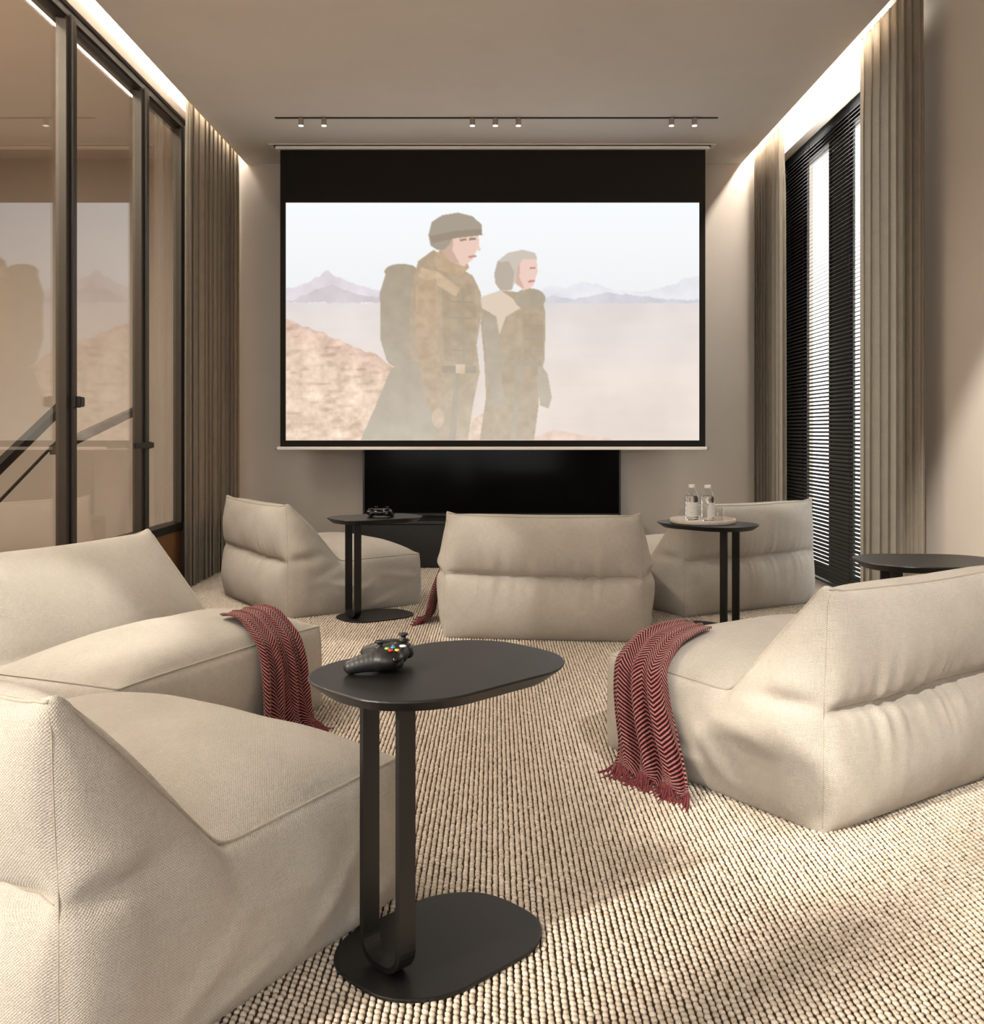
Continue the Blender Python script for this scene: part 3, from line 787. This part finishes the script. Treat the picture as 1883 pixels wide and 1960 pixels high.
# ------------------------------------------------------------------ tray, bottles, glass
tray = empty('stone_tray', (1.150, 5.36, .600)); tag(tray, 'round beige travertine tray on the far right side table', 'tray')
MB().lathe([(.170, .0003), (.178, .003), (.180, .012), (.178, .024), (.174, .0255), (.168, .0245), (.165, .012), (.0005, .011)], 64).build('dish', M['travertine'], tray, True)
def bottle(label, loc, rz, first=[None]):
    if first[0] is None:
        root = empty('water_bottle', (0, 0, 0))
        out = [(.030, .0005), (.036, .003), (.038, .010), (.038, .125), (.036, .140), (.028, .160), (.0175, .176), (.0150, .180), (.0150, .188)]
        MB().lathe(out, 32, cap=False).build('glass_body', M['bottle_glass'], root, True)
        MB().lathe([(.028, .003), (.0352, .006), (.0362, .012), (.0362, .125), (.034, .140), (.030, .150), (.0002, .1502)], 32).build('water', M['water'], root, True)
        MB().lathe([(.0165, .184), (.0172, .186), (.0172, .199), (.0168, .201), (.0002, .2015)], 28).build('cap', M['cap_white'], root, True)
        lb = MB(); seg = 20; a0, a1 = math.radians(-152), math.radians(-38); R = .0386
        for z0, z1, mat, nm in ((.026, .106, 'paper', 'label'),):
            rg = [[(R*math.cos(a0+(a1-a0)*k/seg), R*math.sin(a0+(a1-a0)*k/seg), zz) for k in range(seg+1)] for zz in (z0, z1)]
            lb.loft(rg, cap=False, closed=False)
        lab = lb.build('label', M['paper'], root, True)
        ink = MB(); R = .0388
        for z0, b0, b1 in ((.073, -112, -78), (.052, -104, -92), (.050, -118, -84)):
            b0, b1 = math.radians(b0), math.radians(b1)
            ink.loft([[(R*math.cos(b0+(b1-b0)*k/8), R*math.sin(b0+(b1-b0)*k/8), zz) for k in range(9)] for zz in (z0, z0+.0016)], cap=False, closed=False)
        pr = ink.build('print', M['ink'], lab)
        first[0] = root; o = root
    else: o = copy_tree(first[0])
    o.location = loc; o.rotation_euler = (0, 0, rz); tag(o, label, 'bottle', None); return o
bottle('clear water bottle with a white cap, left of the two on the stone tray', (1.085, 5.34, .6115), math.radians(0))
bottle('clear water bottle with its label turned right, right of the two on the tray', (1.163, 5.30, .6115), math.radians(58))
gl = empty('drinking_glass', (1.232, 5.36, .6115)); tag(gl, 'small clear drinking glass behind the bottles on the stone tray', 'glass')
MB().lathe([(.0002, .0005), (.028, .0005), (.030, .002), (.031, .072), (.0300, .0725), (.0292, .071), (.0285, .006), (.0002, .005)], 32, cap=False).build('tumbler', M['bottle_glass'], gl, True)

# ------------------------------------------------------------------ television and stand
def pxX(px, y): return (px-VPX)*y/FPX
def pxZ(py, y): return EYE+(VPY-py)*y/FPX
tvx0, tvx1 = pxX(695, 8.2), pxX(1187, 8.2)
tv = empty('television', ((tvx0+tvx1)/2, 8.23, .40)); tag(tv, 'large black television on the wall behind the lowered projection screen', 'television')
hw = (tvx1-tvx0)/2; TVH = 2*hw*.565
boxo('casing', M['black_plastic'], -hw, hw, -.025, .035, 0, TVH, tv, .004)
boxo('screen', M['tv_glass'], -hw+.012, hw-.012, -.029, -.026, .016, TVH-.012, tv)
boxo('bezel', M['stand_top'], -hw-.004, -hw+.011, -.031, .02, -.002, TVH, tv); boxo('bezel', M['stand_top'], hw-.011, hw+.004, -.031, .02, -.002, TVH, tv)
boxo('mount', M['frame_dark'], -.3, .3, .036, .079, .3, .8, tv)
sx0, sx1 = pxX(662, 7.79), pxX(1224, 7.79)
std = empty('media_console', ((sx0+sx1)/2, 8.04, 0)); tag(std, 'low black media console below the television', 'cabinet')
hw = (sx1-sx0)/2
boxo('carcass', M['stand'], -hw, hw, -.235, .26, 0, .355, std, .003)
boxo('top', M['stand_top'], -hw, hw, -.25, .26, .362, .385, std, .003)
for k in range(3):
    a = -hw+k*2*hw/3; boxo('drawer_front', M['stand'], a+.003, a+2*hw/3-.003, -.25, -.236, .02, .345, std, .002)

# ------------------------------------------------------------------ projection screen with its film picture
YS = 7.757
scr = empty('projection_screen', (pxX(943, YS), YS, H)); tag(scr, 'large pulled down projection screen showing two desert hikers', 'projection screen')
sO = Vector(scr.location)
def sbox(name, mat, px0, px1, py0, py1, y0, y1, bev=.0, parent=None):
    return boxo(name, M[mat], pxX(px0, YS)-sO.x, pxX(px1, YS)-sO.x, y0-sO.y, y1-sO.y, pxZ(py1, YS)-sO.z, pxZ(py0, YS)-sO.z, parent or scr, bev)
sbox('slot_trim', 'bar_white', 515, 1369, 277.2, 278.6, YS-.03, YS+.10, 0)
sbox('cassette', 'bar_white', 528, 1357, 281.0, 286.6, YS-.025, YS+.06, .003)
sbox('cassette_neck', 'frame_dark', 524, 1360, 278.7, 280.9, YS-.012, YS+.05)
fab = sbox('screen_fabric', 'screen_black', 536, 1350, 286.7, 855, YS+.004, YS+.007)
sbox('bottom_bar', 'bar_white', 530, 1353, 855, 861, YS-.010, YS+.020, .004)
sbox('end_cap', 'lamp_grey', 525.5, 529.8, 854.6, 861.4, YS-.011, YS+.021, .003); sbox('end_cap', 'lamp_grey', 1353.2, 1357.5, 854.6, 861.4, YS-.011, YS+.021, .003)
def film():
    x0, x1, y0, y1 = 547., 1338., 388., 843.
    nx, ny = 620, 356
    gx, gy = np.meshgrid(np.linspace(x0, x1, nx), np.linspace(y0, y1, ny)); rr_ = np.random.default_rng(2)
    img = np.zeros((ny, nx, 3))
    def lerp(a, b, t): return np.array(a)*(1-t[..., None])+np.array(b)*t[..., None]
    def put(mask, c): 
        nonlocal img
        c = np.broadcast_to(np.array(c, float), img.shape); img = img*(1-mask[..., None])+c*mask[..., None]
    img = lerp((249, 252, 254), (243, 243, 244), np.clip((gy-400)/170, 0, 1))
    fb = lambda s, sd: sum(vnoise(gx/s*2**k, gy/s*2**k, sd+k)/2**k for k in range(4))
    def inpoly(P):
        P = np.array(P, float); ins = np.zeros(gx.shape, bool); n = len(P)
        for i in range(n):
            xa, ya = P[i]; xb, yb = P[i-1]
            c = ((ya > gy) != (yb > gy)); ins ^= c & (gx < (xb-xa)*(gy-ya)/(yb-ya+1e-9)+xa)
        return ins.astype(float)
    def blur(mk, n=1):
        for _ in range(n):
            mk = (np.roll(mk, 1, 0)+np.roll(mk, -1, 0)+np.roll(mk, 1, 1)+np.roll(mk, -1, 1)+2*mk)/6
        return mk
    def poly(P, c, soft=1): put(blur(inpoly(P), soft), c)
    def ell(cx, cy, a, b, c, soft=1, rot=0.0):
        dx, dy = gx-cx, gy-cy; p = dx*math.cos(rot)+dy*math.sin(rot); q = -dx*math.sin(rot)+dy*math.cos(rot)
        put(blur(((p/a)**2+(q/b)**2 < 1).astype(float), soft), c)
    def ridge(knots, base, col0, sd, amp=2.0):
        k = np.array(knots, float); h = np.interp(gx, k[:, 0], k[:, 1])+amp*vnoise(gx/9, gx*0, sd)+amp*.5*vnoise(gx/3.5, gx*0, sd+1)
        mk = blur(((gy > h) & (gy < base)).astype(float), 1)
        c = np.array(col0, float)+(fb(30, sd+3)*7)[..., None]
        put(mk, c)
    # far ranges
    ridge([(547, 553), (590, 540), (612, 527), (626, 517), (645, 530), (680, 546), (720, 556), (760, 566), (1338, 580)], 586, (230, 222, 226), 40)
    ridge([(560, 575), (600, 556), (634, 544), (660, 556), (700, 566), (740, 570), (800, 578)], 586, (214, 205, 209), 44, 1.4)
    ridge([(900, 580), (1030, 556), (1060, 545), (1085, 552), (1110, 541), (1150, 546), (1180, 558), (1240, 556), (1290, 546), (1310, 532), (1338, 528)], 586, (236, 236, 241), 48, 2)
    ridge([(900, 584), (1020, 572), (1060, 566), (1100, 572), (1160, 560), (1200, 564), (1270, 572), (1338, 574)], 588, (216, 214, 221), 52, 1.6)
    # plain
    t = np.clip((gy-578)/265, 0, 1); sand = lerp((228, 220, 217), (238, 225, 216), np.clip(t*1.6, 0, 1))+(fb(90, 60)*5+1.2*vnoise(gx/60, gy/8, 66))[..., None]
    put(blur((gy > 580+1.5*vnoise(gx/14, gx*0, 70)).astype(float)), sand)
    # rocky slope at the left
    k = np.array([(547, 612), (600, 630), (660, 655), (720, 680), (770, 715), (830, 790), (870, 843)], float)
    h = np.interp(gx, k[:, 0], k[:, 1])+3*vnoise(gx/10, gx*0, 80)
    rock = lerp((226, 196, 178), (240, 216, 194), np.clip((gy-h)/70, 0, 1))+(fb(26, 84)*14+fb(8, 90)*9)[..., None]
    rock -= (np.clip(vnoise(gx/18+gy/30, gy/7, 95), 0, 1)*26)[..., None]
    put(blur(((gy > h) & (gx < 872)).astype(float)), rock)
    k = np.array([(860, 843), (890, 812), (925, 790), (960, 815), (985, 843)], float)
    h = np.interp(gx, k[:, 0], k[:, 1], left=900, right=900); put(blur((gy > h).astype(float)), np.array((236, 214, 196.))+(fb(9, 99)*12)[..., None])
    k = np.array([(1010, 843), (1060, 822), (1120, 834), (1200, 843)], float)
    h = np.interp(gx, k[:, 0], k[:, 1], left=900, right=900); put(blur((gy > h).astype(float)), np.array((240, 216, 200.))+(fb(14, 101)*8)[..., None])
    # two hikers, plain outdoor clothes and packs
    tb = np.clip((gy-480)/360, 0, 1)
    dark = lerp((172, 158, 138), (202, 192, 176), tb)+(fb(20, 110)*4)[..., None]
    olive = lerp((184, 164, 138), (206, 192, 172), tb)+(fb(14, 114)*6)[..., None]
    warm = lerp((206, 180, 150), (216, 198, 178), tb)+(fb(12, 118)*7)[..., None]
    # tall hiker: pack, body, legs
    poly([(742, 512), (790, 508), (806, 540), (800, 640), (790, 690), (740, 690), (728, 650), (727, 560)], dark)
    ell(768, 520, 32, 15, dark); ell(766, 684, 26, 20, dark)
    poly([(800, 500), (830, 478), (872, 508), (905, 528), (920, 560), (922, 600), (912, 660), (918, 712), (906, 770), (895, 843), (690, 843), (722, 770), (748, 705), (782, 690), (786, 560)], olive)
    poly([(788, 690), (828, 700), (836, 843), (690, 843), (722, 770), (750, 706)], dark)
    poly([(845, 540), (908, 545), (912, 640), (905, 700), (850, 690)], olive-6)
    poly([(806, 512), (838, 520), (880, 552), (872, 568), (828, 540), (800, 530)], warm)
    poly([(796, 545), (834, 532), (842, 600), (836, 660), (852, 742), (842, 792), (822, 786), (806, 720), (796, 650)], warm-12)
    for yy in (575, 606, 640, 668): poly([(860, yy), (906, yy+2), (906, yy+5), (860, yy+3)], dark-8)
    poly([(884, 552), (888, 552), (890, 700), (885, 700)], dark-6)
    poly([(846, 700), (912, 700), (912, 714), (846, 714)], dark-10); poly([(872, 698), (890, 698), (890, 716), (872, 716)], warm+10)
    poly([(872, 714), (880, 714), (872, 843), (858, 843)], dark-4)
    ell(838, 800, 12, 18, warm)
    poly([(846, 470), (884, 480), (898, 512), (880, 530), (838, 516), (828, 500)], warm-8)            # scarf
    poly([(842, 440), (915, 436), (917, 468), (905, 496), (888, 510), (862, 500), (846, 478)], (238, 206, 190.))   # face
    poly([(842, 440), (868, 446), (866, 480), (880, 505), (862, 502), (846, 480)], (208, 178, 160.))
    poly([(912, 462), (921, 478), (914, 482)], (240, 210, 194.))
    poly([(898, 456), (910, 455), (910, 459), (898, 460)], (150, 128, 112.)); poly([(880, 458), (893, 456), (893, 460), (880, 462)], (160, 138, 122.))
    poly([(896, 490), (912, 488), (911, 492), (897, 494)], (196, 144, 134.))
    poly([(820, 450), (826, 425), (846, 412), (876, 407), (904, 414), (922, 430), (922, 444), (900, 442), (872, 446), (860, 468), (850, 478), (836, 478), (824, 470)], (172, 160, 144.))  # knitted cap
    poly([(822, 452), (870, 442), (921, 438), (923, 450), (872, 456), (826, 466)], (160, 146, 128.))
    # shorter hiker
    poly([(922, 570), (960, 556), (1000, 560), (1036, 566), (1044, 600), (1042, 690), (1034, 720), (1030, 780), (1022, 843), (918, 843), (930, 760), (926, 680), (920, 620)], olive-4)
    poly([(922, 568), (958, 556), (982, 572), (996, 590), (968, 606), (956, 640), (940, 600), (922, 590)], (226, 208, 188.))
    poly([(924, 592), (950, 606), (958, 660), (960, 730), (968, 770), (944, 782), (934, 720), (926, 650)], dark+2)
    poly([(1030, 690), (1048, 716), (1056, 760), (1050, 782), (1034, 776), (1028, 740)], dark+6)
    poly([(1000, 600), (1040, 600), (1040, 690), (1002, 690)], olive-10)
    poly([(966, 690), (1036, 690), (1036, 702), (966, 702)], dark-6)
    for yy in (622, 648, 670): poly([(1004, yy), (1038, yy), (1038, yy+3), (1004, yy+3)], dark-8)
    poly([(990, 702), (998, 702), (988, 843), (976, 843)], dark-2)
    ell(1014, 572, 30, 20, dark+2)
    poly([(980, 492), (1026, 488), (1029, 520), (1020, 548), (1002, 556), (984, 540)], (240, 208, 194.))
    poly([(980, 492), (996, 492), (994, 530), (1004, 554), (988, 544)], (214, 182, 166.))
    poly([(1014, 512), (1024, 511), (1024, 514), (1014, 515)], (164, 138, 124.)); poly([(1010, 537), (1024, 536), (1023, 540), (1011, 541)], (204, 146, 138.))
    poly([(946, 524), (952, 500), (972, 484), (1000, 478), (1024, 484), (1028, 496), (1000, 496), (990, 512), (988, 536), (978, 556), (958, 556), (948, 542)], (208, 198, 186.))
    poly([(946, 524), (952, 502), (974, 500), (984, 520), (980, 554), (958, 556), (948, 542)], (190, 178, 164.))
    img = np.clip(img, 0, 255)
    lin_img = lin(img)
    V = np.stack([(gx-VPX)*YS/FPX-sO.x, np.full(gx.shape, -.001), EYE+(VPY-gy)*YS/FPX-sO.z], -1).reshape(-1, 3)
    idx = np.arange(nx*ny).reshape(ny, nx)
    F = np.stack([idx[:-1, :-1], idx[1:, :-1], idx[1:, 1:], idx[:-1, 1:]], -1).reshape(-1, 4)
    me = bpy.data.meshes.new('picture'); me.vertices.add(len(V)); me.vertices.foreach_set('co', V.ravel().astype(np.float32))
    me.loops.add(F.size); me.loops.foreach_set('vertex_index', F.ravel().astype(np.int32))
    me.polygons.add(len(F)); me.polygons.foreach_set('loop_start', np.arange(0, F.size, 4, dtype=np.int32))
    me.update(calc_edges=True)
    ca = me.color_attributes.new('film', 'FLOAT_COLOR', 'POINT')
    ca.data.foreach_set('color', np.concatenate([lin_img.reshape(-1, 3), np.ones((nx*ny, 1))], 1).ravel().astype(np.float32))
    n = N('film_picture'); n.b.inputs['Base Color'].default_value = (.0, .0, .0, 1); n.b.inputs['Roughness'].default_value = 1; n.b.inputs['Specular IOR Level'].default_value = 0
    at = n.n('ShaderNodeAttribute'); at.attribute_name = 'film'
    n.l(at.outputs['Color'], n.b.inputs['Emission Color']); n.b.inputs['Emission Strength'].default_value = 1.0
    o = link('picture', me, n.m, scr)
    o['label'] = 'bright desert picture with two hikers and far mountains'
    for p in (): pass
film()

# ------------------------------------------------------------------ ceiling track with small spot lamps
YT = FPX*(H-EYE)/(VPY-225)
track = empty('light_track', (pxX(950, YT), YT, H)); tag(track, 'thin black lighting track on the ceiling in front of the screen', 'track')
hw = (pxX(1372, YT)-pxX(528, YT))/2
boxo('rail', M['black_metal'], -hw, hw, -.010, .010, -.006, -.0005, track); boxo('end_cap', M['black_metal'], hw+.0005, hw+.006, -.011, .011, -.0065, -.0005, track); boxo('end_cap', M['black_metal'], -hw-.006, -hw-.0005, -.011, .011, -.0065, -.0005, track)
names = ['leftmost small grey spot lamp on the ceiling track', 'second small grey spot lamp from the left end of the ceiling track', 'left of the three middle spot lamps on the ceiling track',
         'centre of the three middle spot lamps on the ceiling track', 'right of the three middle spot lamps on the ceiling track', 'second small grey spot lamp from the right end of the ceiling track', 'rightmost small grey spot lamp on the ceiling track']
first = None
for px, lab in zip((576, 620, 904, 948, 992, 1285, 1329), names):
    if first is None:
        sp = empty('spot_lamp', (0, 0, 0)); first = sp
        MB().lathe([(.0185, -.052), (.0195, -.051), (.0195, -.003), (.0185, -.001)], 24).build('housing', M['lamp_grey'], sp, True)
        MB().lathe([(.0165, -.0565), (.0190, -.0555), (.0190, -.0522), (.0180, -.0521)], 24).build('lens', M['lamp_glow'], sp, True)
    else: sp = copy_tree(first)
    sp.location = (pxX(px, YT), YT, H-.0065); tag(sp, lab, 'lamp', 'spot lamps on the ceiling track')
    d = bpy.data.lights.new('spot', 'SPOT'); d.energy = 6; d.spot_size = math.radians(70); d.spot_blend = .8; d.color = (1, .87, .7); d.shadow_soft_size = .015
    o = bpy.data.objects.new('spot', d); COL.objects.link(o); o.location = (0, 0, -.058); o.parent = sp

# two unseen tracks added above the frame, spot lamps making light pools below
YT2 = 2.7
t2 = empty('light_track', (0, YT2, H)); tag(t2, 'added thin black lighting track on the ceiling above the camera, out of the frame', 'track')
boxo('rail', M['black_metal'], -1.6, 1.6, -.010, .010, -.006, -.0005, t2)
t3 = empty('light_track', (0, .6, H)); tag(t3, 'added thin black lighting track on the ceiling directly over the camera, out of the frame', 'track')
boxo('rail', M['black_metal'], -1.6, 1.6, -.010, .010, -.006, -.0005, t3)
for x, tgt, en, size, what in ((1.35, (1.35, 2.95, .34), 560, 34, 'the pale chair back'), (-.25, (-1.50, 3.35, .40), 300, 17, 'the chair with the throw'), (-.75, (-.12, 5.05, .36), 300, 10, 'the middle chair'),
        (-.55, (-1.62, 5.95, .25), 300, 10, 'the far left chair'), (-.95, (-.85, 4.75, .0), 260, 11, 'the carpet'), (1.1, (2.33, 4.2, 1.0), 900, 27, 'the right wall')):
    sp = copy_tree(first); sp.location = (x, .6 if what == 'the pale chair back' else YT2, H-.0065)
    for ch in list(sp.children):
        if ch.type == 'LIGHT': bpy.data.objects.remove(ch)
    tag(sp, 'added grey spot lamp on the unseen track above the camera aimed at ' + what, 'lamp', 'added spot lamps above the camera')
    d = bpy.data.lights.new('spot', 'SPOT'); d.energy = en; d.spot_size = math.radians(size); d.spot_blend = .6; d.color = (1, .945, .86); d.shadow_soft_size = .03
    o = bpy.data.objects.new('spot', d); COL.objects.link(o); o.parent = sp; o.location = (0, 0, -.062)
    o.rotation_euler = (Vector(tgt)-(Vector(sp.location)+Vector(o.location))).to_track_quat('-Z', 'Y').to_euler()
